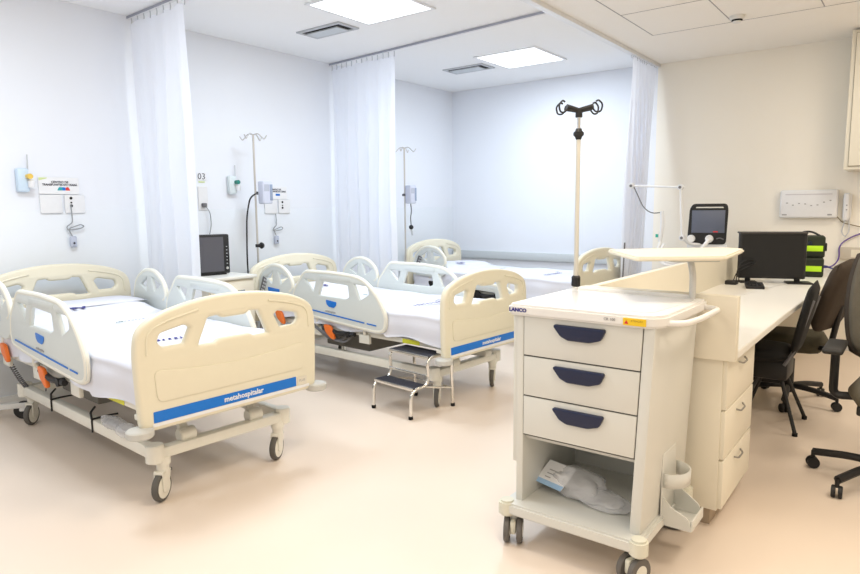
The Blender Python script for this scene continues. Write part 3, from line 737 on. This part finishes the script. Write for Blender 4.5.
# wall equipment on the warm-lit wall
t = thing('wall_control_box', 'wide white lamp box mounted on the warm-lit wall above the desk', 'wall box', (-.86, YB, 1.355))
o = G().box(-.235, .235, -.075, 0, -.13, .13, bev=.018, seg=3).obj('housing', white2, t)
g = G().box(-.19, .19, -.078, -.074, .085, .092).obj('seam', mat('seam_light', (.6, .58, .62), .5), o)
g = G()
for i, z in enumerate((.01, -.01, .005, .0, -.015, -.01, .015, .03)): g.box(-.18+i*.05, -.165+i*.05, -.0775, -.0745, z-.004, z+.004)
g.box(-.21, -.17, -.0775, -.0745, -.105, -.095); g.box(.16, .195, -.0775, -.0745, -.105, -.093)
g.obj('printed_mark', inkg, o)
t = thing('intercom_phone', 'white intercom handset on the warm-lit wall with a hanging cord', 'wall phone', (-.555, YB-.005, 1.30))
G().box(-.035, .035, -.025, 0, -.08, .14, bev=.01).obj('cradle', white2, t)
h = G().box(-.028, .02, -.06, -.025, -.10, .15, bev=.014, seg=3).obj('handset', white2, t)
g = G()
for z in (.04, .0): g.lathe([(.006, 0), (.006, .004)], c=(.0, -.064, z), axis='y', n=10)
g.obj('button', inkg, h)
G().tube([(-.01, -.04, -.10), (-.03, -.04, -.20), (0, -.04, -.25), (.03, -.03, -.2), (.02, -.02, -.08)], .005, n=8, rad=.04).obj('cord', cablel, t)
o = G().tube([(-.63, YB-.03, 1.24), (-.58, YB-.02, 1.18), (-.50, YB-.02, 1.16), (-.38, YB-.02, 1.13)], .004, n=6, rad=.03).obj('wall_cable', mat('cable_olive', (.15, .12, .05), .6))
tag(o, 'dark thin cable running from the white wall box past the intercom', 'cable')
o = G().tube([(-.72, YB-.22, .775), (-.62, YB-.20, .79), (-.58, YB-.10, .86), (-.60, YB-.03, .98), (-.50, YB-.02, 1.06), (-.35, YB-.02, 1.12)], .006, n=8, rad=.08).obj('network_cable', purple)
tag(o, 'purple network cable rising from the desk along the warm-lit wall', 'cable')
g = G(); 
for k in range(2): g.tube([(-.76, YB-.30-.03*k, .772), (-.68, YB-.26, .80+.01*k), (-.60, YB-.28-.02*k, .775), (-.5, YB-.2, .775)], .006, n=6, rad=.05)
o = tag(g.obj('loose_cable', mat('cable_blue', (.06, .06, .25), .5)), 'blue cables lying on the desk beside the neon striped bags', 'cable')
t = thing('outlet_box', 'beige cable duct with sockets low on the warm-lit wall behind the desk', 'socket box', (-.35, YB, .90))
G().box(-.25, .25, -.04, 0, -.05, .06, bev=.004).obj('housing', mat('duct_beige', (.62, .56, .46), .5), t)
G().box(-.15, -.05, -.044, -.04, -.03, .04).obj('socket', cream_lam, t)
# overhead cabinet
t = thing('overhead_cabinet', 'cream wall cabinet with a framed door in the upper right corner', 'cabinet', (-.575, YB-.36, 1.645))
G().box(0, 1.3, 0, .36, 0, ZC-1.655-.02, bev=.004).obj('body', cream_lam, t)
o = G().box(.035, .62, -.018, 0, .03, ZC-1.655-.05, bev=.002).obj('door', cream_lam, t)
G().box(.55, .56, -.05, -.018, .05, .20, bev=.003).obj('handle', chrome, o)
G().box(.65, 1.26, -.018, 0, .03, ZC-1.655-.05, bev=.002).obj('door', cream_lam, t)
G().box(.03, 1.27, -.004, .0, .024, ZC-1.655-.044).obj('door_gap', mat('gap_brown', (.35, .3, .2), .6), t)

# ventilator behind the partition
t = thing('ventilator', 'dark-screened ventilator with two white knobs and a carry handle behind the desk', 'ventilator', (-1.585, 6.33, 0), radians(12))
hs = G().box(-.16, .16, -.03, .16, 1.0, 1.30, bev=.02, seg=3).obj('housing', white2, t)
Mt = Matrix.Translation((0, -.035, 0))
fp = plate('front_panel', [(-.165, 1.0), (.155, 1.0), (.165, 1.31), (.155, 1.36), (-.125, 1.36), (-.15, 1.32)], [[(-.115, 1.32), (.14, 1.32), (.13, 1.343), (-.105, 1.343)]], .03, .006, black, t, 'xz', -.045, .03, .01)
G().box(-.135, .145, -.064, -.060, 1.10, 1.305, bev=.001).obj('display', mat('screen_slate', (.12, .14, .20), .35), fp)
G().box(.05, .09, -.066, -.063, 1.105, 1.115).obj('red_key', red, fp)
for x in (-.135, .02): G().lathe([(.036, 0), (.034, -.03), (.030, -.036)], c=(x, -.06, 1.045), axis='y', n=24).obj('knob', knobm, fp)
G().tube([(.02, -.1, 1.04), (-.0, -.12, 1.01), (-.04, -.14, .95)], .018, n=12).obj('breathing_port', knobm, fp)
G().tube([(.08, -.062, 1.045), (.11, -.066, 1.055), (.14, -.062, 1.04)], .006, n=6).obj('latch', cablem, fp)
G().box(-.17, .17, -.05, .18, .955, .995, bev=.008).obj('tray', white2, t)
G().box(-.04, .04, .02, .10, .10, .96, bev=.008).obj('column', white2, t)
G().box(-.26, .26, -.20, .28, .06, .11, bev=.015).obj('base', white2, t)
for x in (-.22, .22):
    for y in (-.16, .24):
        g = G(); g.lathe([(.02, -.015), (.037, -.015), (.037, .015), (.02, .015)], c=(x, y, .037), axis='x', n=20); g.obj('caster', tire, t)
# hinged hose arm
t = thing('hose_arm', 'thin white hinged hose support arm in front of the gathered curtain', 'support arm', (-1.73, 6.05, 0))
g = G().tube([(0, 0, 1.06), (-.03, 0, 1.515)], .011, n=10).obj('lower_arm', white2, t)
G().cyl((-.03, 0, 1.515), (-.48, 0, 1.54), .010, n=10).obj('upper_arm', white2, t)
for p in ((0, 0, 1.06), (-.03, 0, 1.515), (-.48, 0, 1.54)):
    j = G().cyl((p[0], -.022, p[2]), (p[0], .022, p[2]), .026, n=20, bev=.004).obj('joint', white2, t)
    G().cyl((p[0], -.026, p[2]), (p[0], -.020, p[2]), .013, n=16).obj('joint_screw', cablem, j)
G().tube([(-.46, 0, 1.53), (-.42, -.01, 1.46), (-.36, -.02, 1.34), (-.28, -.02, 1.28), (-.19, 0, 1.29)], .005, n=8, rad=.06).obj('hose_hanger', cablem, t)
G().tube([(-.19, 0, 1.30), (-.18, .0, 1.20), (-.19, .0, 1.08), (-.2, 0, 1.02)], .018, n=10, rad=.05).obj('tube_holder', white2, t)
G().box(-.235, -.215, -.02, .0, 1.06, 1.09).obj('green_clip', green, t)
G().tube([(0, 0, 1.06), (.02, .15, 1.0), (.10, .22, .99)], .014, n=8).obj('mount_bracket', white2, t)
for k, (x, z) in enumerate(((-.19, 1.02), (-.16, 1.0))):
    G().tube([(x, 0, z), (x-.03, -.05, .90), (x+.08, -.1, .80+.03*k), (.10, -.05, .86), (.12, .15, .95)], .016, n=10, rad=.1).obj('breathing_hose', knobm, t)
# second ventilator hose stand pole dark line
t = thing('small_stand', 'slim dark metal stand pole beside the farthest bed by the gathered curtain', 'stand', (-2.18, 5.75, 0))
G().cyl((0, 0, .03), (.03, 0, 1.02), .007, n=10).obj('pole', cablem, t)
G().lathe([(.14, 0), (.14, .015), (.03, .03)], n=24).obj('foot_plate', grey, t)

# ------------------------------------------------------------------ chairs
def star_base(t, cx, cy, R_, a0, mt=black):
    g = G(); g.cyl((cx, cy, .07), (cx, cy, .13), .035); g.obj('base_hub', mt, t)
    for k in range(5):
        a = a0+2*pi*k/5; p = (cx+R_*cos(a), cy+R_*sin(a))
        g = G(); g.tube([(cx, cy, .115), (cx+.5*R_*cos(a), cy+.5*R_*sin(a), .11), (p[0], p[1], .085)], .019, n=8, rad=.05)
        l = g.obj('base_arm', mt, t)
        for s in (-1, 1):
            q = Vector((p[0]+s*.014*-sin(a+.6), p[1]+s*.014*cos(a+.6), .029)); n = Vector((-sin(a+.6), cos(a+.6), 0))
            G().cyl(q-n*.009, q+n*.009, .029, n=20, bev=.003).obj('caster', mt, l)
        G().cyl((p[0], p[1], .05), (p[0], p[1], .09), .010).obj('caster_stem', mt, l)
    g = G(); g.cyl((cx, cy, .12), (cx, cy, .30), .026); g.cyl((cx, cy, .29), (cx, cy, .42), .016); g.obj('gas_lift', mt, t)
def cushion(name, m, t, pts_w, pts_h, th, M, bulge=.02):
    b = bmesh.new(); n = 12
    def P(i, j, s):
        u, v = i/n*2-1, j/n*2-1
        x, y = u*math.sqrt(1-v*v*.30), v*math.sqrt(1-u*u*.30)
        e = max(0, (1-abs(u)**3)*(1-abs(v)**3))
        return (x*pts_w, y*pts_h, s*(th/2*min(1, (e*4)**.5 if e > 0 else 0)+bulge*e*(s > 0)))
    T = [[b.verts.new(P(i, j, 1)) for j in range(n+1)] for i in range(n+1)]
    B = [[b.verts.new(P(i, j, -1)) for j in range(n+1)] for i in range(n+1)]
    for i in range(n):
        for j in range(n):
            b.faces.new((T[i][j], T[i+1][j], T[i+1][j+1], T[i][j+1])); b.faces.new((B[i][j], B[i][j+1], B[i+1][j+1], B[i+1][j]))
    bmesh.ops.remove_doubles(b, verts=b.verts, dist=.0005)
    bmesh.ops.recalc_face_normals(b, faces=b.faces)
    bmesh.ops.transform(b, matrix=M, verts=b.verts); me = bpy.data.meshes.new(name); b.to_mesh(me); b.free(); return link(name, me, m, t, 180)
def frame_M(c, x, y):
    x = Vector(x).normalized(); y = Vector(y).normalized(); z = x.cross(y)
    return Matrix(((x.x, y.x, z.x, c[0]), (x.y, y.y, z.y, c[1]), (x.z, y.z, z.z, c[2]), (0, 0, 0, 1)))
# visitor chair tucked in (faces -x, back at +x)
t = thing('visitor_chair', 'black four-legged chair tucked in at the desk, back towards the aisle', 'chair', (-.68, 4.38, 0))
G().box(-.12, .10, -.12, .12, .30, .42, bev=.02).obj('seat_base', black, t)
cushion('seat', blackm, t, .20, .20, .06, frame_M((-.08, 0, .45), (1, 0, 0), (0, 1, 0)))
cushion('backrest', blackm, t, .20, .23, .035, frame_M((.16, 0, .68), (0, 1, 0), (.20, 0, 1)), .01)
for s in (-1, 1):
    g = G(); g.tube([(.08, s*.13, .40), (.13, s*.13, .50), (.21, s*.13, .80)], .010, n=8, rad=.04)
    g.obj('back_frame', cablem, t)
for sx in (-1, 1):
    for s in (-1, 1):
        l = G().tube([(.05*sx, s*.07, .34), (.165*sx, s*.19, .015)], .011, n=10, rad=0).obj('leg', black, t)
        G().cyl((.165*sx, s*.19, 0), (.165*sx, s*.19, .02), .015).obj('leg_tip', blackm, l)
# swivel chair behind it
t = thing('swivel_chair', 'dark swivel chair with olive seat behind the tucked-in black chair', 'office chair', (-.66, 4.95, 0), 0)
star_base(t, 0, 0, .30, radians(-15))
cushion('seat', olive, t, .22, .22, .10, frame_M((-.0, .0, .43), (1, 0, 0), (0, 1, 0)))
cushion('backrest', brown, t, .20, .25, .07, frame_M((.26, -.22, .78), (.25, .9, 0), (.30, -.1, 1)))
G().box(-.12, .12, -.10, .12, .385, .43, bev=.01).obj('mechanism', black, t)
G().tube([(.05, -.05, .41), (.24, -.20, .43), (.29, -.23, .72)], .018, n=8).obj('back_support', black, t)
G().box(-.3, -.02, -.22, -.10, .16, .42, bev=.02).obj('underseat_housing', black, t)
# foreground chair at the right edge
t = thing('office_chair', 'large taupe and brown office chair with armrests cut off by the right edge', 'office chair', (-.07, 3.66, 0), 0)
star_base(t, 0, 0, .31, radians(166))
cushion('seat', taupe, t, .25, .25, .10, frame_M((.08, .08, .44), (1, 0, 0), (0, 1, 0)))
G().box(-.12, .12, -.12, .12, .36, .405, bev=.01).obj('mechanism', black, t)
bk = cushion('backrest', taupe, t, .225, .30, .07, frame_M((.0, .30, .84), (-1, .35, 0), (0, .16, 1)), .03)
cushion('back_shell', brown, t, .25, .31, .06, frame_M((-.0, .335, .83), (-1, .35, 0), (0, .16, 1)), 0)
G().tube([(0, .08, .38), (-.04, .40, .42), (-.055, .47, .75)], .022, n=8, rad=.06).obj('back_support', black, t)
for s, ax in ((-1, -.235), (1, .37)):
    a = G().tube([(ax+.1*-s, .10, .40), (ax, .10, .39), (ax, .10, .63)], .02, n=8, rad=.04).obj('arm_post', black, t)
    G().box(ax-.045, ax+.045, -.08, .22, .63, .66, bev=.014, seg=3).obj('armrest', mat('armrest_grey', (.02, .019, .018), .6), a)

# ------------------------------------------------------------------ bedside items on the left wall
t = thing('bedside_cabinet', 'small cream bedside cabinet between the nearest and middle beds', 'cabinet', (-4.88, 2.93, 0))
G().box(0, .46, 0, .43, .08, .79, bev=.006).obj('body', cream_lam, t)
G().box(-.01, .49, -.02, .45, .79, .815, bev=.006).obj('top', mat('laminate_white', (.83, .82, .76), .35), t)
o = G().box(.46, .475, .01, .42, .60, .775, bev=.002).obj('drawer', cream_lam, t); G().box(.475, .49, .18, .32, .69, .70, bev=.002).obj('handle', chrome, o)
o = G().box(.46, .475, .01, .42, .10, .59, bev=.002).obj('door', cream_lam, t); G().box(.475, .49, .05, .06, .35, .48, bev=.002).obj('handle', chrome, o)
for x in (.05, .41):
    for y in (.05, .38): G().cyl((x, y, 0), (x, y, .085), .02).obj('foot', tire, t)
t = thing('patient_monitor', 'black patient monitor standing on the bedside cabinet', 'patient monitor', (-4.64, 3.12, .815), radians(80))
hs = G().box(-.13, .15, -.02, .07, .01, .335, bev=.012).obj('housing', black, t)
G().box(-.115, .095, -.0225, -.019, .03, .315).obj('screen', mat('screen_grey', (.10, .10, .12), .25), hs)
g = G()
for k in range(6): g.box(.118, .128, -.0225, -.019, .09+.028*k, .096+.028*k)
g.obj('button', cablel, hs); G().lathe([(.011, 0), (.010, -.008)], c=(.122, -.02, .055), axis='y', n=16).obj('dial', grey, hs)
G().box(-.10, .12, -.01, .08, 0, .012, bev=.003).obj('foot', black, t)

def outlet_station(y, z, label, simple=False):
    t = thing('bedhead_outlet_unit', label, 'outlet unit', (XL, y, z))
    a = t
    plate('sign_board', [(-.14, .01), (.13, .01), (.13, .125), (-.14, .125)], [], .006, .002, paper, t, 'yz', .006, .004)
    plate('cover_plate', [(-.14, -.125), (.0, -.125), (.0, .0), (-.14, .0)], [], .014, .003, white2, t, 'yz', .010, .006)
    so = plate('socket_plate', [(.025, -.125), (.16, -.125), (.16, .0), (.025, .0)], [], .014, .003, white2, t, 'yz', .010, .006)
    g = G()
    for zq, r in ((-.02, .010), (-.052, .006), (-.075, .010)): g.lathe([(r, 0), (r, .003)], c=(.017, .065, zq), axis='x', n=14)
    g.obj('socket', blackm, so)
    return t
t = outlet_station(2.11, 1.465, 'white outlet panel with printed sign on the wall above the nearest bed')
text('lettering', 'CENTRO DE', .021, ink, t, (.0105, .0, .093), (0, 1, 0), (0, 0, 1), .0005, bold=.0006)
text('lettering', 'TRANSPLANTES DO CEARÁ', .020, ink, t, (.0105, .0, .074), (0, 1, 0), (0, 0, 1), .0005, sx=.95, bold=.0006)
plate('teal_logo', [(-.02, .035), (.015, .035), (.015, .058), (-.008, .058)], [], .002, .0004, mat('teal_ink', (.02, .35, .40), .5), t, 'yz', .0095, .004)
plate('blue_logo', [(.015, .035), (.036, .035), (.036, .056), (.015, .058)], [], .002, .0004, blue, t, 'yz', .0095, .002)
plate('red_logo', [(.036, .035), (.068, .035), (.055, .060), (.038, .054)], [], .002, .0004, red, t, 'yz', .0095, .003)
plate('green_corner', [(-.138, .103), (-.085, .118), (-.085, .123), (-.138, .123)], [], .002, .0004, mat('lime_ink', (.65, .75, .35), .5), t, 'yz', .0095, .002)
t2 = outlet_station(4.06, 1.44, 'white outlet panel with printed sign above the middle bed')
text('lettering', 'CENTRO DE', .021, ink, t2, (.0105, .0, .098), (0, 1, 0), (0, 0, 1), .0005, bold=.0006)
text('lettering', 'TRANSPLANTES DO CEARÁ', .020, ink, t2, (.0105, .0, .079), (0, 1, 0), (0, 0, 1), .0005, sx=.95, bold=.0006)
plate('blue_logo', [(-.005, .040), (.045, .040), (.045, .058), (-.005, .058)], [], .002, .0004, blue, t2, 'yz', .0095, .004)
def call_button(y, z, label, zdrop):
    t = thing('call_button', label, 'call button', (XL+.03, y, z))
    G().tube([(0, 0, zdrop), (.0, .005, .13), (0, -.04, .10), (0, -.035, .075), (0, .06, .085), (0, .085, .10), (0, .06, .115), (0, -.03, .085), (0, -.01, .04), (0, 0, .02)], .004, n=8, rad=.02).obj('cord', mat('cord_grey', (.30, .32, .34), .6), t)
    b = G().box(-.012, .012, -.022, .022, -.05, .03, bev=.009, seg=3).obj('handset', bluelt if False else mat('handset_blue_grey', (.50, .54, .66), .4), t)
    G().lathe([(.008, 0), (.008, .003)], c=(.011, 0, -.02), axis='x', n=14).obj('button', ink, b)
call_button(2.165, 1.14, 'grey call button hanging on a looped cord above the nearest bed', .26)
call_button(4.03, 1.07, 'grey call button hanging on a looped cord above the middle bed', .24)
def dispenser(y, z, m, m2, label):
    t = thing('flow_meter', label, 'wall dispenser', (XL, y, z))
    G().box(0, .05, -.045, .03, -.085, .075, bev=.012).obj('housing', m, t)
    G().tube([(.03, .03, .06), (.03, .032, .17)], .004, n=8).obj('stem', cablel, t)
    G().cyl((.03, .02, .02), (.09, .02, .02), .018).obj('valve', m2, t)
    g = G(); g.lathe([(.02, -.055), (.022, -.05), (.022, -.01), (.012, .0)], c=(.06, .035, 0), n=16); g.obj('cup', white2, t)
dispenser(1.87, 1.57, mat('disp_blue', (.62, .76, .90), .4), mat('brass_yellow', (.8, .55, .1), .35), 'pale blue wall regulator with yellow valve above the nearest bed')
dispenser(3.56, 1.575, mat('disp_grey', (.72, .80, .82), .4), mat('valve_green', (.02, .25, .2), .4), 'pale wall regulator with green valve above the bedside cabinet')
t = thing('bed_number_sign', 'small number 03 sign on the wall beside the first curtain', 'sign', (XL, 3.265, 1.635))
plate('plate', [(-.04, -.03), (.045, -.03), (.045, .03), (-.04, .03)], [], .004, .001, mat('sign_white', (.84, .85, .88), .6), t, 'yz', .003, .004)
text('number', '03', .075, ink, t, (.0055, 0, .0), (0, 1, 0), (0, 0, 1), .0006, sx=1.05)
plate('underline', [(-.03, -.05), (.03, -.05), (.03, -.04), (-.03, -.04)], [], .003, .0005, mat('lime_ink', (0, 0, 0)), t, 'yz', .003, .002)
t = thing('wall_socket', 'white wall socket with a dangling grey lead under the number sign', 'socket', (XL, 3.265, 1.45))
plate('plate', [(-.04, -.10), (.045, -.10), (.045, .10), (-.04, .10)], [], .010, .003, white2, t, 'yz', .006, .006)
G().box(.01, .04, -.02, .02, -.075, -.04, bev=.006).obj('plug', cablem, t)
G().tube([(.035, .0, -.06), (.04, .045, -.12), (.04, .05, -.25), (.05, .0, -.36), (.06, -.05, -.50)], .004, n=8, rad=.08).obj('lead', mat('cord_grey', (0, 0, 0)), t)
# IV stands with pumps
def iv_stand(x, y, ztop, label, pl):
    t = thing('infusion_stand', label, 'IV stand', (x, y, 0), 0, 'infusion stands')
    G().cyl((0, 0, .06), (0, 0, ztop), .009, n=12).obj('pole', steel, t)
    g = G(); g.cyl((0, 0, .06), (0, 0, .10), .03)
    for k in range(5):
        a = 2*pi*k/5; g.tube([(0, 0, .08), (.21*cos(a), .21*sin(a), .06)], .012, n=8, rad=0)
        g.cyl((.21*cos(a), .21*sin(a), .0), (.21*cos(a), .21*sin(a), .05), .018)
    g.obj('wheeled_base', steelw, t)
    for k in range(4):
        a = radians(20)+k*pi/2; c, s = cos(a), sin(a)
        G().tube([(0, 0, ztop), (.05*c, .05*s, ztop+.012), (.09*c, .09*s, ztop-.03), (.11*c, .11*s, ztop-.045), (.135*c, .135*s, ztop-.01)], .0045, n=8, rad=.025).obj('hook', steel, t)
    return t
def pump(x, y, z, label, s=.8):
    t = thing('infusion_pump', label, 'infusion pump', (x, y, z))
    b = G().box(.02, .10, -.065*s, .065*s, -.11, .09, bev=.014, seg=3).obj('housing', mat('pump_lavender', (.60, .63, .74), .4), t)
    G().box(.10, .104, .025*s, .06*s, -.08, .06, bev=.001).obj('keypad', mat('pump_blue_grey', (.28, .34, .46), .5), b)
    G().box(.10, .103, -.05*s, .015*s, .0, .06).obj('display', mat('pump_display', (.45, .48, .56), .4), b)
    G().box(-.025, .035, -.02, .02, -.03, .0, bev=.005).obj('clamp', grey, t)
    G().cyl((.0, -.02, -.015), (.0, -.06, -.015), .014).obj('clamp_knob', cablem, t)
iv_stand(-4.71, 3.64, 2.0, 'steel infusion stand with four hooks behind the bedside cabinet and nearest bed', 0)
pump(-4.71, 3.70, 1.51, 'lavender infusion pump clamped on the steel stand beside the middle bed')
iv_stand(-4.55, 5.52, 2.0, 'steel infusion stand at the edge of the second curtain by the farthest bed', 0)
pump(-4.55, 5.55, 1.51, 'lavender infusion pump clamped on the stand by the farthest bed', .8)
o = G().tube([(-4.70, 3.66, 1.50), (-4.72, 3.59, 1.46), (-4.74, 3.56, 1.30), (-4.74, 3.545, .95), (-4.74, 3.56, .15)], .007, n=10, rad=.1).obj('power_cable', black)
tag(o, 'thick black cable hanging from the infusion pump behind the nearest bed', 'cable')
t = thing('stand_clamp', 'black star knob clamp near the headboard of the middle bed', 'clamp', (-4.71, 3.64, 1.03))
G().box(-.014, .014, -.014, .03, -.014, .014, bev=.003).obj('bracket', black, t); G().lathe([(.022, .0), (.03, .012), (.022, .03), (.01, .035)], c=(0, .03, 0), axis='y', n=10).obj('knob', black, t)
t = thing('wall_outlet', 'small dark valve and hose hanging low beside the second stand', 'valve', (-4.55, 5.60, 1.14))
G().sph((.02, .0, .0), .026).obj('knob', black, t)
G().tube([(.02, 0, .02), (.02, -.01, .10), (.02, .01, .18), (.02, -.01, .30)], .006, n=8).obj('hose', cablem, t)
G().tube([(.02, 0, -.02), (.02, .02, -.09)], .010, n=8, rad=0).obj('tail', cablel, t)
